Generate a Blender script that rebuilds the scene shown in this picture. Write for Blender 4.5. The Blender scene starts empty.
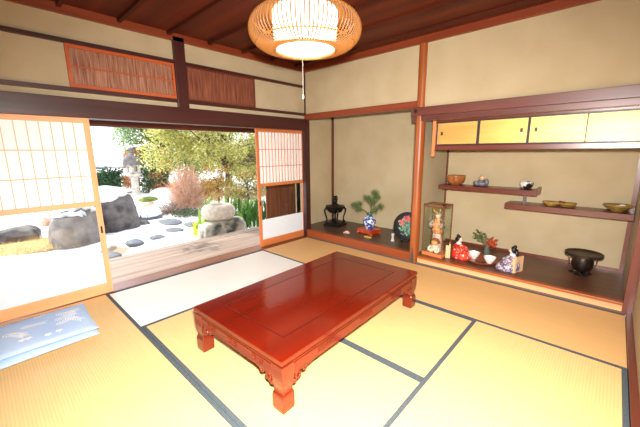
import bpy, math, random
import numpy as np
from mathutils import Vector, Matrix
random.seed(7)
rng = np.random.default_rng(7)
PI = math.pi
sc = bpy.context.scene
COL = sc.collection

# ------------------------------------------------------------------ helpers
def lin(c):
    return tuple(((v/255)/12.92 if v/255 <= .04045 else ((v/255+.055)/1.055)**2.4) for v in c) + (1.0,)

class MB:
    """collects shapes that become ONE mesh"""
    def __init__(s): s.v = []; s.f = []
    def add(s, vs, fs, M=None):
        n = len(s.v)
        if M is not None: vs = [tuple(M @ Vector(p)) for p in vs]
        s.v += [tuple(p) for p in vs]; s.f += [tuple(i+n for i in f) for f in fs]
        return s
    def box(s, x0, x1, y0, y1, z0, z1, M=None):
        vs = [(x, y, z) for z in (z0, z1) for y in (y0, y1) for x in (x0, x1)]
        return s.add(vs, [(0,2,3,1),(4,5,7,6),(0,1,5,4),(2,6,7,3),(0,4,6,2),(1,3,7,5)], M)
    def tube(s, pts, r, n=6, cap=True, M=None):
        pts = [Vector(p) for p in pts]
        rs = r if isinstance(r, (list, tuple)) else [r]*len(pts)
        vs = []; up = None
        for i, p in enumerate(pts):
            t = (pts[min(i+1, len(pts)-1)] - pts[max(i-1, 0)])
            t = t.normalized() if t.length > 1e-9 else Vector((0,0,1))
            if up is None:
                up = Vector((0,0,1)) if abs(t.z) < .9 else Vector((1,0,0))
            a = (up - t*up.dot(t))
            a = a.normalized() if a.length > 1e-6 else t.orthogonal().normalized()
            up = a; b = t.cross(a)
            for k in range(n):
                w = 2*PI*k/n
                vs.append(p + (a*math.cos(w) + b*math.sin(w))*rs[i])
        fs = []
        for i in range(len(pts)-1):
            for k in range(n):
                k2 = (k+1) % n
                fs.append((i*n+k, i*n+k2, (i+1)*n+k2, (i+1)*n+k))
        if cap:
            fs.append(tuple(range(n-1, -1, -1))); fs.append(tuple((len(pts)-1)*n+k for k in range(n)))
        return s.add(vs, fs, M)
    def lathe(s, prof, n=28, c=(0,0,0), M=None, closed=False, sx=1, sy=1):
        vs = []
        for r, z in prof:
            for k in range(n):
                w = 2*PI*k/n
                vs.append((c[0]+r*sx*math.cos(w), c[1]+r*sy*math.sin(w), c[2]+z))
        fs = []
        m = len(prof)
        for i in range(m if closed else m-1):
            j = (i+1) % m
            for k in range(n):
                k2 = (k+1) % n
                fs.append((i*n+k, i*n+k2, j*n+k2, j*n+k))
        if not closed:
            if prof[0][0] > 1e-6: fs.append(tuple(range(n-1, -1, -1)))
            if prof[-1][0] > 1e-6: fs.append(tuple((m-1)*n+k for k in range(n)))
        return s.add(vs, fs, M)
    def ell(s, c, r, nu=14, nv=9, M=None):
        prof = [(math.sin(PI*i/nv), -math.cos(PI*i/nv)) for i in range(nv+1)]
        prof[0] = (.001, -1); prof[-1] = (.001, 1)
        T = Matrix.Translation(c) @ Matrix.Diagonal((*r, 1))
        if M is not None: T = M @ T
        return s.lathe(prof, nu, M=T)
    def loft(s, secs, M=None):
        """secs: rings with equal counts, capped"""
        n = len(secs[0]); vs = [p for r in secs for p in r]; fs = []
        for i in range(len(secs)-1):
            for k in range(n):
                k2 = (k+1) % n
                fs.append((i*n+k, i*n+k2, (i+1)*n+k2, (i+1)*n+k))
        fs.append(tuple(range(n-1, -1, -1))); fs.append(tuple((len(secs)-1)*n+k for k in range(n)))
        return s.add(vs, fs, M)
    def prism(s, poly, axis, a, b, M=None):
        """poly in the two other axes, pushed from a to b along axis"""
        def P(p, t):
            return {'x': (t, p[0], p[1]), 'y': (p[0], t, p[1]), 'z': (p[0], p[1], t)}[axis]
        return s.loft([[P(p, a) for p in poly], [P(p, b) for p in poly]], M)
    def build(s, name, mat, parent=None, smooth=False, bevel=0, loc=None, seg=2, auto=None):
        me = bpy.data.meshes.new(name)
        me.from_pydata(s.v, [], s.f); me.update()
        import bmesh
        bm = bmesh.new(); bm.from_mesh(me)
        bmesh.ops.recalc_face_normals(bm, faces=bm.faces)
        bm.to_mesh(me); bm.free()
        me.materials.append(mat)
        if smooth or auto:
            for p in me.polygons: p.use_smooth = True
            if auto: me.set_sharp_from_angle(angle=math.radians(auto))
        o = bpy.data.objects.new(name, me); COL.objects.link(o)
        if parent is not None: o.parent = parent
        if loc is not None: o.location = loc
        if bevel:
            b = o.modifiers.new('bevel', 'BEVEL'); b.width = bevel; b.segments = seg; b.limit_method = 'ANGLE'
        return o

def tag(o, label, cat, group=None, kind=None):
    o['label'] = label; o['category'] = cat
    if group: o['group'] = group
    if kind: o['kind'] = kind
    return o
def thing(name, label, cat, loc=(0,0,0), rz=0, group=None):
    o = bpy.data.objects.new(name, None); COL.objects.link(o)
    o.location = loc; o.rotation_euler = (0, 0, rz); o.empty_display_size = .1
    return tag(o, label, cat, group)
def struct(name, mb, mat, label=None, cat=None, bevel=0, **k):
    o = mb.build(name, mat, bevel=bevel, **k); o['kind'] = 'structure'
    if label: o['label'] = label
    if cat: o['category'] = cat
    return o

# ------------------------------------------------------------------ materials
def nt(name):
    m = bpy.data.materials.new(name); m.use_nodes = True
    t = m.node_tree; return m, t, t.nodes, t.links, t.nodes['Principled BSDF']
def mat(name, c, rough=.6, c2=None, scale=8, stretch=(1,1,1), amount=(.35,.65), bump=0, bscale=None, spec=.5, metal=0, coat=0, detail=4, sheen=0):
    m, t, N, L, B = nt(name)
    B.inputs['Roughness'].default_value = rough; B.inputs['Metallic'].default_value = metal
    B.inputs['Specular IOR Level'].default_value = spec
    if coat: B.inputs['Coat Weight'].default_value = coat; B.inputs['Coat Roughness'].default_value = .08
    B.inputs['Base Color'].default_value = lin(c)
    if c2 or bump:
        tc = N.new('ShaderNodeTexCoord'); mp = N.new('ShaderNodeMapping'); mp.inputs['Scale'].default_value = stretch
        L.new(tc.outputs['Object'], mp.inputs['Vector'])
        no = N.new('ShaderNodeTexNoise'); no.inputs['Scale'].default_value = scale; no.inputs['Detail'].default_value = detail
        L.new(mp.outputs['Vector'], no.inputs['Vector'])
        if c2:
            r = N.new('ShaderNodeValToRGB')
            r.color_ramp.elements[0].position = amount[0]; r.color_ramp.elements[1].position = amount[1]
            r.color_ramp.elements[0].color = lin(c); r.color_ramp.elements[1].color = lin(c2)
            L.new(no.outputs['Fac'], r.inputs['Fac']); L.new(r.outputs['Color'], B.inputs['Base Color'])
        if bump:
            n2 = no
            if bscale:
                n2 = N.new('ShaderNodeTexNoise'); n2.inputs['Scale'].default_value = bscale; n2.inputs['Detail'].default_value = 5
                L.new(mp.outputs['Vector'], n2.inputs['Vector'])
            bp = N.new('ShaderNodeBump'); bp.inputs['Strength'].default_value = bump; bp.inputs['Distance'].default_value = .02
            L.new(n2.outputs['Fac'], bp.inputs['Height']); L.new(bp.outputs['Normal'], B.inputs['Normal'])
    return m
def wood(name, c, c2, axis, rough=.4, bump=.08, coat=0, scale=14, spec=.5):
    st = {'x': (.06,1,1), 'y': (1,.06,1), 'z': (1,1,.06)}[axis]
    return mat(name, c, rough, c2, scale, st, (.3,.7), bump, coat=coat, detail=6, spec=spec)
def leafmat(name, cols, transl=.35, rough=.5):
    """each leaf its own tint"""
    m, t, N, L, B = nt(name)
    g = N.new('ShaderNodeNewGeometry'); r = N.new('ShaderNodeValToRGB')
    el = r.color_ramp.elements
    while len(el) < len(cols): el.new(.5)
    for i, c in enumerate(cols):
        el[i].position = i/max(1, len(cols)-1); el[i].color = lin(c)
    L.new(g.outputs['Random Per Island'], r.inputs['Fac']); L.new(r.outputs['Color'], B.inputs['Base Color'])
    B.inputs['Roughness'].default_value = rough
    tr = N.new('ShaderNodeBsdfTranslucent'); mx = N.new('ShaderNodeMixShader'); mx.inputs['Fac'].default_value = transl
    L.new(r.outputs['Color'], tr.inputs['Color'])
    L.new(B.outputs['BSDF'], mx.inputs[1]); L.new(tr.outputs['BSDF'], mx.inputs[2])
    L.new(mx.outputs['Shader'], N['Material Output'].inputs['Surface'])
    return m
def translucent(name, c, fac, rough=.8, spec=.2):
    m, t, N, L, B = nt(name)
    B.inputs['Base Color'].default_value = lin(c); B.inputs['Roughness'].default_value = rough; B.inputs['Specular IOR Level'].default_value = spec
    tr = N.new('ShaderNodeBsdfTranslucent'); tr.inputs['Color'].default_value = lin(c)
    mx = N.new('ShaderNodeMixShader'); mx.inputs['Fac'].default_value = fac
    L.new(B.outputs['BSDF'], mx.inputs[1]); L.new(tr.outputs['BSDF'], mx.inputs[2])
    L.new(mx.outputs['Shader'], N['Material Output'].inputs['Surface'])
    return m
def glass(name, tint=(250,252,252), refl=.06):
    m, t, N, L, B = nt(name); N.remove(B)
    tp = N.new('ShaderNodeBsdfTransparent'); tp.inputs['Color'].default_value = lin(tint)
    gl = N.new('ShaderNodeBsdfGlossy'); gl.inputs['Roughness'].default_value = .02
    lw = N.new('ShaderNodeLayerWeight'); lw.inputs['Blend'].default_value = .5
    pw = N.new('ShaderNodeMath'); pw.operation = 'POWER'; pw.inputs[1].default_value = 4.5
    fr = N.new('ShaderNodeMath'); fr.operation = 'MULTIPLY_ADD'; fr.inputs[1].default_value = .7; fr.inputs[2].default_value = .025
    L.new(lw.outputs['Facing'], pw.inputs[0]); L.new(pw.outputs[0], fr.inputs[0])
    mx = N.new('ShaderNodeMixShader')
    L.new(fr.outputs[0], mx.inputs['Fac']); L.new(tp.outputs['BSDF'], mx.inputs[1]); L.new(gl.outputs['BSDF'], mx.inputs[2])
    L.new(mx.outputs['Shader'], N['Material Output'].inputs['Surface'])
    return m
def emit(name, c, s):
    m, t, N, L, B = nt(name)
    B.inputs['Base Color'].default_value = lin(c); B.inputs['Emission Color'].default_value = lin(c); B.inputs['Emission Strength'].default_value = s
    return m
def tatami(name, c, c2, axis):
    """woven rush: fine ribs along the mat's length, slow tone drift"""
    m, t, N, L, B = nt(name)
    tc = N.new('ShaderNodeTexCoord')
    wv = N.new('ShaderNodeTexWave'); wv.bands_direction = 'Y' if axis == 'x' else 'X'
    wv.inputs['Scale'].default_value = 20; wv.inputs['Distortion'].default_value = .15; wv.inputs['Detail'].default_value = 1
    L.new(tc.outputs['Object'], wv.inputs['Vector'])
    no = N.new('ShaderNodeTexNoise'); no.inputs['Scale'].default_value = 60; no.inputs['Detail'].default_value = 3
    mp = N.new('ShaderNodeMapping'); mp.inputs['Scale'].default_value = (1,.1,1) if axis == 'y' else (.1,1,1)
    L.new(tc.outputs['Object'], mp.inputs['Vector']); L.new(mp.outputs['Vector'], no.inputs['Vector'])
    ad = N.new('ShaderNodeMath'); ad.operation = 'MULTIPLY_ADD'; ad.inputs[1].default_value = .45
    L.new(wv.outputs['Fac'], ad.inputs[0]); 
    ml = N.new('ShaderNodeMath'); ml.operation = 'MULTIPLY'; ml.inputs[1].default_value = .55
    L.new(no.outputs['Fac'], ml.inputs[0]); L.new(ml.outputs[0], ad.inputs[2])
    r = N.new('ShaderNodeValToRGB'); r.color_ramp.elements[0].position = .15; r.color_ramp.elements[1].position = .8
    r.color_ramp.elements[0].color = lin(c2); r.color_ramp.elements[1].color = lin(c)
    L.new(ad.outputs[0], r.inputs['Fac']); L.new(r.outputs['Color'], B.inputs['Base Color'])
    bp = N.new('ShaderNodeBump'); bp.inputs['Strength'].default_value = .12; bp.inputs['Distance'].default_value = .004
    L.new(ad.outputs[0], bp.inputs['Height']); L.new(bp.outputs['Normal'], B.inputs['Normal'])
    B.inputs['Roughness'].default_value = .5; B.inputs['Specular IOR Level'].default_value = .35
    return m

plaster = mat('sand plaster', (191,174,141), .9, (183,165,131), 3, bump=.05, bscale=220, spec=.2)
plaster_pale = mat('pale plaster', (187,172,142), .9, (180,164,133), 3, bump=.05, bscale=220, spec=.2)
dk = {a: wood('dark stained timber '+a, (74,36,32), (58,26,24), a, .38, .04) for a in 'xyz'}
red = {a: wood('red cedar '+a, (186,100,44), (152,74,28), a, .4, .05) for a in 'xyz'}
brn = {a: wood('brown red timber '+a, (116,54,38), (90,40,30), a, .3, .04, spec=.8) for a in 'xyz'}
cornice = {a: wood('cornice cedar '+a, (142,66,36), (118,50,26), a, .4, .05) for a in 'xyz'}
orange = {a: wood('orange cypress '+a, (222,140,80), (200,114,60), a, .45, .03) for a in 'xyz'}
ceil_m = wood('ceiling board', (104,40,15), (74,25,8), 'x', .6, .04, scale=10, spec=.25)
board_m = wood('alcove board', (94,70,54), (72,52,42), 'x', .35, .04)
shelf_floor_m = wood('brown floor board', (112,70,48), (84,52,38), 'x', .4, .03)
pale_wood = wood('pale planed wood', (226,178,128), (206,150,100), 'x', .5, .03)
paper_m = translucent('shoji paper', (255,254,252), .5)
frost_m = translucent('frosted glass', (244,248,252), .45, .5)
glass_m = glass('window glass')
case_glass = glass('case glass', (251,253,250))
mat_x = tatami('tatami x', (236,197,136), (223,180,118), 'x')
mat_y = tatami('tatami y', (236,197,136), (223,180,118), 'y')
mat_tan = tatami('tan tatami', (236,190,128), (222,172,108), 'x')
mat_pale = tatami('window sheen tatami', (248,242,236), (240,232,224), 'y')  # near-white colour stands in for window light glancing off the rush
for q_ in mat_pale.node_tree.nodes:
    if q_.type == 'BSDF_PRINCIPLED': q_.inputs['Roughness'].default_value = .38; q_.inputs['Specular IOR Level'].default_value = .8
heri_m = mat('heri cloth', (88,97,102), .8, (72,80,84), 90, spec=.2)
cherry = wood('cherry lacquer', (112,24,7), (92,17,5), 'y', .13, .005, coat=.15, scale=6)
cherry_x = wood('cherry lacquer side', (116,34,13), (94,25,9), 'x', .25, .01, coat=.3, scale=6)
iron_m = mat('black iron', (46,38,34), .45, (28,24,22), 30, bump=.15, metal=.6)
bronze_m = mat('dark bronze', (66,52,44), .42, (42,34,32), 25, bump=.1, metal=.7)
gold_screen = mat('gilded door paper', (246,200,116), .43, (238,180,90), 3, (.4,1,3), (.35,.75), spec=.8, metal=.8)
black_lacq = mat('black lacquer', (30,30,36), .38)
white_porc = mat('white porcelain', (236,234,228), .18, coat=.4)
stone_m = mat('grey rock', (112,107,108), .85, (62,59,64), 5, amount=(.35,.65), bump=.6, bscale=9)
stone_pale = mat('pale granite', (206,196,182), .85, (180,170,158), 14, bump=.3, bscale=30)
stone_mix = mat('lichen rock', (176,170,156), .85, (70,72,66), 3, amount=(.42,.58), bump=.6, bscale=9)
lantern_m = mat('weathered granite', (208,202,194), .9, (178,170,164), 9, bump=.35, bscale=30)
lantern_dark = mat('dark weathered granite', (124,117,118), .9, (94,88,90), 9, bump=.35, bscale=30)
slab_m = mat('blue grey slab', (104,110,122), .7, (78,84,96), 8, bump=.3)
snow_m = mat('snow', (240,243,250), .7, (228,234,246), 2, bump=.3, bscale=5, spec=.3)
twig_m = mat('red brown twigs', (226,190,164), .8, (200,156,134), 20)
dry_m = mat('dry twigs', (150,126,116), .8, (110,90,84), 20)
bark_m = mat('bark', (110,90,76), .9, (80,64,54), 12, bump=.5)
deck_m = wood('weathered veranda board', (158,138,126), (122,102,92), 'y', .55, .06, scale=12)
skin_m = mat('doll skin', (236,206,184), .5)
hair_m = mat('doll hair', (18,16,18), .4)

# ------------------------------------------------------------------ camera
RF = np.array  # readable axes taken from the photo's vanishing points
yaw, pitch, roll = math.radians(-42.80822), math.radians(11.15584), math.radians(-.51036)
fw = Vector((math.sin(yaw)*math.cos(pitch), math.cos(yaw)*math.cos(pitch), -math.sin(pitch)))
r0 = Vector((math.cos(yaw), -math.sin(yaw), 0)); u0 = r0.cross(fw)
rr = math.cos(roll)*r0 + math.sin(roll)*u0; uu = -math.sin(roll)*r0 + math.cos(roll)*u0
cam = bpy.data.cameras.new('camera'); co = bpy.data.objects.new('camera', cam); COL.objects.link(co)
co.matrix_world = Matrix(((rr.x, uu.x, -fw.x, 0), (rr.y, uu.y, -fw.y, 0), (rr.z, uu.z, -fw.z, 1.4), (0,0,0,1)))
cam.sensor_width = 36; cam.lens = 316.376/640*36; cam.clip_start = .02; cam.clip_end = 300
sc.camera = co

# ------------------------------------------------------------------ room shell
XL, YB, CZ = -3.65, 3.62, 2.615          # left wall face, back wall face, ceiling
XR = .262                                # right wall face
YN = -2.2                                # the adjoining room ends here
REC = 4.55                               # back of the recesses

struct('floor', MB().box(-3.86, .6, YN, 3.7, -.12, -.055), brn['x'])
struct('ceiling', MB().box(-3.95, .5, YN, 3.75, CZ+.03, CZ+.1), ceil_m, 'dark red-brown board ceiling above the pendant lamp', 'ceiling')
# ceiling battens, one strip each
batten_m = wood('ceiling batten', (84,36,18), (64,26,12), 'x', .6, .03, spec=.2)
for i, y in enumerate((.22, .68, 1.13, 1.585, 2.045, 2.495, 2.955, 3.40)):
    struct('trim_%d' % (40+i), MB().box(XL, XR, y-.016, y+.016, CZ-.005, CZ+.031), batten_m)
struct('trim_1', MB().box(XL-.005, XL+.035, YN, YB, CZ-.045, CZ+.03), cornice['y'], 'red-brown cornice strip along the garden-side wall', 'trim')
struct('trim_2', MB().box(XL, XR, YB-.035, YB+.005, CZ-.045, CZ+.03), cornice['x'], 'red-brown cornice strip above the alcove wall', 'trim')
# left (garden) wall: plaster above the lintel
w = MB().box(XL-.12, XL, YN, YB+.1, 1.8, CZ+.04)
w.box(XL-.12, XL, YN, -.21, -.1, 1.8)
struct('wall_left', w, plaster_pale)
# back wall above the recesses and partition between them
w = MB().box(-3.7, -1.74, YB, YB+.09, 1.9, CZ+.04).box(-1.74, XR+.1, YB, YB+.09, 1.8, CZ+.04)
struct('wall_back', w, plaster)
struct('wall_alcove', MB().box(-4.0, -1.79, REC, REC+.1, 0, 2.3).box(-4.0, -3.875, 3.72, REC, 0, 2.3), plaster)
struct('wall_partition', MB().box(-1.80, -1.75, 3.70, REC, 0, 2.2), plaster_pale)
struct('wall_shelves', MB().box(-1.8, .4, REC, REC+.1, 0, 2.2), plaster)
struct('wall_recess_side', MB().box(.205, .3, 3.66, REC, 0, 2.2), plaster_pale)
struct('ceiling_alcove', MB().box(-3.95, .3, YB+.08, REC+.08, 2.2, 2.26), ceil_m)
struct('wall_right', MB().box(XR, XR+.1, YN, 3.72, -.1, CZ+.04), plaster_pale)
struct('wall_near', MB().box(-3.8, XR+.1, YN-.1, YN, -.1, CZ+.04), plaster)
struct('baseboard_right', MB().box(.224, XR+.004, YN, 3.62, -.05, .03), brn['y'], bevel=.003)

# timber of the left wall
struct('trim_3', MB().box(XL-.02, XL+.03, YN, 3.6, 2.34, 2.376), dk['y'], 'upper dark rail on the garden-side wall', 'trim', .002)
struct('trim_4', MB().box(XL-.02, XL+.03, YN, 3.6, 1.938, 1.976), dk['y'], 'dark rail under the reed transom panels', 'trim', .002)
m = MB().box(XL-.06, XL+.04, YN, 3.62, 1.716, 1.888)
struct('trim_5', m, dk['y'], 'wide dark lintel board over the sliding screens', 'trim', .004)
struct('trim_6', MB().box(-3.84, -3.70, -.21, 3.62, 1.722, 1.80), dk['y'], 'grooved head rail behind the wide dark lintel', 'trim')
struct('trim_7', MB().box(XL-.05, XL+.035, 1.628, 1.752, 1.888, CZ), dk['z'], 'dark square post between the two reed transom panels', 'post', .004)
m = MB().box(-3.74, -3.635, 3.60, 3.70, 0, CZ)
struct('trim_8', m, dk['z'], 'dark post in the corner between garden side and alcove', 'post', .004)
m = MB().box(-3.86, -3.618, -.21, 3.62, -.06, .004)
struct('trim_9', m, brn['y'], 'grooved wooden sill under the sliding screens', 'sill', .002)
# timber of the back wall
struct('trim_10', MB().box(-3.64, -1.72, YB-.03, YB+.06, 1.882, 1.962), cornice['x'], 'red-brown lintel over the alcove', 'lintel', .004)
m = MB().box(-1.83, .245, YB-.045, YB+.06, 1.79, 1.886)
m.box(-1.83, .245, YB-.03, YB+.06, 1.733, 1.79)
beam_m = wood('polished brown beam', (112,56,44), (88,42,34), 'x', .4, .03, coat=.8)
for q_ in beam_m.node_tree.nodes:
    if q_.type == 'BSDF_PRINCIPLED': q_.inputs['Coat Roughness'].default_value = .3
struct('trim_11', m, beam_m, 'wide brown beam over the shelf recess', 'beam', .003)
struct('trim_12', MB().box(.196, .262, YB-.03, 3.68, 0, 1.8), brn['z'], 'red-brown post at the right end of the shelf recess', 'post', .003)
# alcove post: a natural log
def log(x, y, z0, z1, r, n=20):
    secs = []
    for i in range(25):
        z = z0+(z1-z0)*i/24
        k = r*(1+.03*math.sin(z*5.1)+.02*math.sin(z*11+1)) * (1.04-.08*i/24)
        secs.append([(x+k*math.cos(2*PI*j/n), y+k*math.sin(2*PI*j/n), z) for j in range(n)])
    return MB().loft(secs)
tp = struct('trim_13', log(-1.745, YB+.02, 0, CZ, .056), wood('log cedar', (172,92,38), (132,64,24), 'z', .4, .06), 'round red-brown log post between alcove and shelf recess', 'post', smooth=False, auto=40)
f = MB()
pts = [(-1.786,.0),(-1.742,.0),(-1.746,.08),(-1.758,.16),(-1.764,.2),(-1.770,.16),(-1.780,.08)]
f.prism([(p[0]+.02, p[1]) for p in pts], 'y', YB-.050, YB-.02)
f.build('base_facet', mat('facet grey', (84,80,74), .7, (60,56,52), 30), tp)
# nail cover on the beam end
MB().ell((0,0,0), (.018,.01,.022)).build('nail_cover', bronze_m, bpy.data.objects['trim_11'], smooth=True, loc=(-1.78, YB-.05, 1.84))
struct('trim_14', MB().box(-3.89, -3.85, REC-.04, REC+.01, .1, 2.25), brn['z'], 'thin dark post in the back left corner of the alcove', 'post')
struct('trim_15', MB().box(-1.775, -1.735, REC-.03, REC+.01, .09, 1.4), brn['z'], 'thin red-brown post at the back left of the shelf recess', 'post')
struct('trim_16', MB().box(.168, .206, REC-.035, REC+.01, .09, 1.4), brn['z'], 'thin red-brown post at the back right of the shelf recess', 'post')
# alcove floor and sill
struct('floor_alcove', MB().box(-3.88, -1.79, 3.68, REC, .02, .12), board_m, 'raised dark board floor of the alcove', 'floor')
struct('trim_17', MB().box(-3.64, -1.78, 3.605, 3.69, .012, .124), wood('alcove sill', (156,76,38), (126,56,26), 'x', .35, .04), 'red-brown sill along the front of the alcove floor', 'sill', .004)
struct('floor_shelves', MB().box(-1.76, .205, 3.65, REC, .02, .093), shelf_floor_m, 'raised brown board floor of the shelf recess', 'floor')
struct('trim_18', MB().box(-1.685, .2, 3.60, 3.665, .072, .098), red['x'], 'red-brown edge strip along the shelf recess floor', 'trim', .003)
struct('trim_19', MB().box(-1.685, .2, 3.615, 3.665, .015, .072), pale_wood, 'pale riser board under the shelf recess floor', 'trim')
struct('trim_20', MB().box(-3.64, .2, 3.60, 3.665, -.05, .014), mat('grey brown base strip', (112,88,74), .7), 'grey-brown strip at the foot of the recesses', 'trim')
struct('trim_21', MB().box(-1.7, .2, REC-.012, REC+.01, .09, .125), brn['x'], 'thin wooden strip along the back of the shelf recess', 'trim')

# ------------------------------------------------------------------ tatami
def tatami_mat(x0, x1, y0, y1, label, pale=False, tan=False):
    ax = 'x' if x1-x0 > y1-y0 else 'y'
    cx, cy = (x0+x1)/2, (y0+y1)/2; hx, hy = (x1-x0)/2-.001, (y1-y0)/2-.001
    t = thing('tatami_mat', label, 'tatami mat', (cx, cy, -.055), 0, 'tatami mats of the floor')
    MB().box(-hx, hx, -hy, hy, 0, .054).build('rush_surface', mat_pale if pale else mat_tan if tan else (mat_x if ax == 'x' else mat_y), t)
    for s in (-1, 1):
        b = MB()
        if ax == 'x': b.box(-hx, hx, *sorted((s*hy, s*(hy-.027))), .04, .0565)
        else: b.box(*sorted((s*hx, s*(hx-.027))), -hy, hy, .04, .0565)
        b.build('cloth_border', heri_m, t)
tatami_mat(-3.615, -1.695, -.215, .735, 'yellow tatami mat under the two blue cushions')
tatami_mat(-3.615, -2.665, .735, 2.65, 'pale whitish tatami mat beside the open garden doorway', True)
tatami_mat(-2.665, -.715, .735, 1.69, 'yellow tatami mat under the near half of the red low table')
tatami_mat(-2.665, -.715, 1.69, 2.65, 'yellow tatami mat under the far half of the red low table')
tatami_mat(-.715, .222, .735, 2.65, 'bright yellow tatami mat lengthwise in the bottom right of the photo')
tatami_mat(-3.615, -1.70, 2.65, 3.60, 'tan tatami mat in front of the alcove', tan=True)
tatami_mat(-1.70, .222, 2.65, 3.60, 'tan tatami mat in front of the staggered shelves', tan=True)
tatami_mat(-1.695, .222, -.215, .735, 'yellow tatami mat nearest the viewer, at the bottom edge')
tatami_mat(-3.615, -1.7, -2.13, -.217, 'tatami mat of the adjoining room behind the blue cushions')
tatami_mat(-1.7, .222, -2.13, -.217, 'tatami mat of the adjoining room behind the viewer')

# ------------------------------------------------------------------ transom panels of split reed
def reed(cols):
    m, t, N, L, B = nt('split reed')
    tc = N.new('ShaderNodeTexCoord'); mp = N.new('ShaderNodeMapping'); mp.inputs['Scale'].default_value = (1, 70, 3)
    no = N.new('ShaderNodeTexNoise'); no.inputs['Scale'].default_value = 1.2; no.inputs['Detail'].default_value = 4
    r = N.new('ShaderNodeValToRGB'); r.color_ramp.elements[0].position = .35; r.color_ramp.elements[1].position = .68
    r.color_ramp.elements[0].color = lin(cols[0]); r.color_ramp.elements[1].color = lin(cols[1])
    L.new(tc.outputs['Object'], mp.inputs['Vector']); L.new(mp.outputs['Vector'], no.inputs['Vector']); L.new(no.outputs['Fac'], r.inputs['Fac'])
    L.new(r.outputs['Color'], B.inputs['Base Color']); B.inputs['Roughness'].default_value = .6
    return m
def transom(y0, y1, label, wy, wz, fm, midrail, reed_m):
    t = thing('transom_panel', label, 'transom', (XL, (y0+y1)/2, 1.977), 0, 'reed transom panels over the garden opening')
    h = (y1-y0)/2; H = .362
    f = MB().box(.0, .026, -h, h, 0, wz).box(0, .026, -h, h, H-wz, H).box(0, .026, -h, -h+wy, wz, H-wz).box(0, .026, h-wy, h, wz, H-wz)
    if midrail: f.box(.012, .022, -h+wy, h-wy, H/2-.006, H/2+.006)
    f.build('frame', fm, t, bevel=.002)
    s = MB(); n = 110
    for k in range(n):
        y = -h+wy+(2*h-2*wy)*(k+.5)/n; d = (2*h-2*wy)/n*.47
        x = .008+.003*random.random()
        s.box(.002, x, y-d, y+d, wz-.005, H-wz+.005)
    s.build('reed_screen', reed_m, t)
transom(.682, 1.622, 'reed transom panel with orange frame, left of the dark square post', .024, .03, wood('transom frame', (196,96,48), (168,76,36), 'y'), True, reed(((120,70,50),(182,132,104))))
transom(1.758, 2.672, 'darker red-brown reed transom panel, right of the dark square post', .01, .014, brn['y'], False, reed(((92,44,30),(150,88,62))))

# ------------------------------------------------------------------ sliding screens (doors)
def shoji(name, X, y0, y1, z0, wy, rows, ncol, label, frost, loc_handle):
    d = bpy.data.objects.new(name, None); COL.objects.link(d); d.location = (X, (y0+y1)/2, z0)
    d['kind'] = 'structure'; d['label'] = label; d['category'] = 'sliding screen'
    h = (y1-y0)/2; H = 1.716-z0; t = .015
    zb, zm0, zm1, zt = .105, .90-z0, .945-z0, H-.045
    f = MB().box(-t, t, -h, -h+wy, 0, H).box(-t, t, h-wy, h, 0, H)
    fm = wood(name+' stile', *frame_cols[name], 'z', .45, .03); fr = wood(name+' rail', *frame_cols[name], 'y', .45, .03)
    f.build('stile', fm, d, bevel=.002)
    MB().box(-t, t, -h+wy, h-wy, 0, zb).build('bottom_rail', fr, d, bevel=.002)
    MB().box(-t, t, -h+wy, h-wy, zm0, zm1).build('middle_rail', fr, d, bevel=.002)
    MB().box(-t, t, -h+wy, h-wy, zt, H).build('top_rail', fr, d, bevel=.002)
    MB().box(-.004, -.003, -h+wy, h-wy, zm1, zt).build('paper', paper_m, d)
    l = MB()
    for k in range(1, ncol):
        y = -h+wy+(2*h-2*wy)*k/ncol; l.box(-.003, .009, y-.0026, y+.0026, zm1, zt)
    for k in range(1, rows):
        z = zm1+(zt-zm1)*k/rows; l.box(-.003, .010, -h+wy, h-wy, z-.004, z+.004)
    l.build('lattice', fr, d)
    MB().box(-.003, .001, -h+wy, h-wy, zb, zm0).build('glass_pane', glass_m, d)
    if frost:
        MB().box(.0012, .0022, -h+wy, h-wy, zb, zb+.30).build('frosted_panel', frost_m, d)
    MB().box(t-.001, t+.003, loc_handle-.008, loc_handle+.008, .62, .69).build('finger_pull', black_lacq, d)
    return d
frame_cols = {'door_1': ((244,184,132), (230,164,110)), 'door_2': ((216,132,76), (190,104,54))}
shoji('door_1', -3.645, -.175, .785, .006, .045, 3, 11, 'paper and glass sliding screen at the left edge with snowy rocks behind it', True, .455)
shoji('door_2', -3.725, 2.715, 3.64, .006, .042, 3, 14, 'paper sliding screen with frosted lower glass beside the alcove corner', True, -.44)

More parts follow.
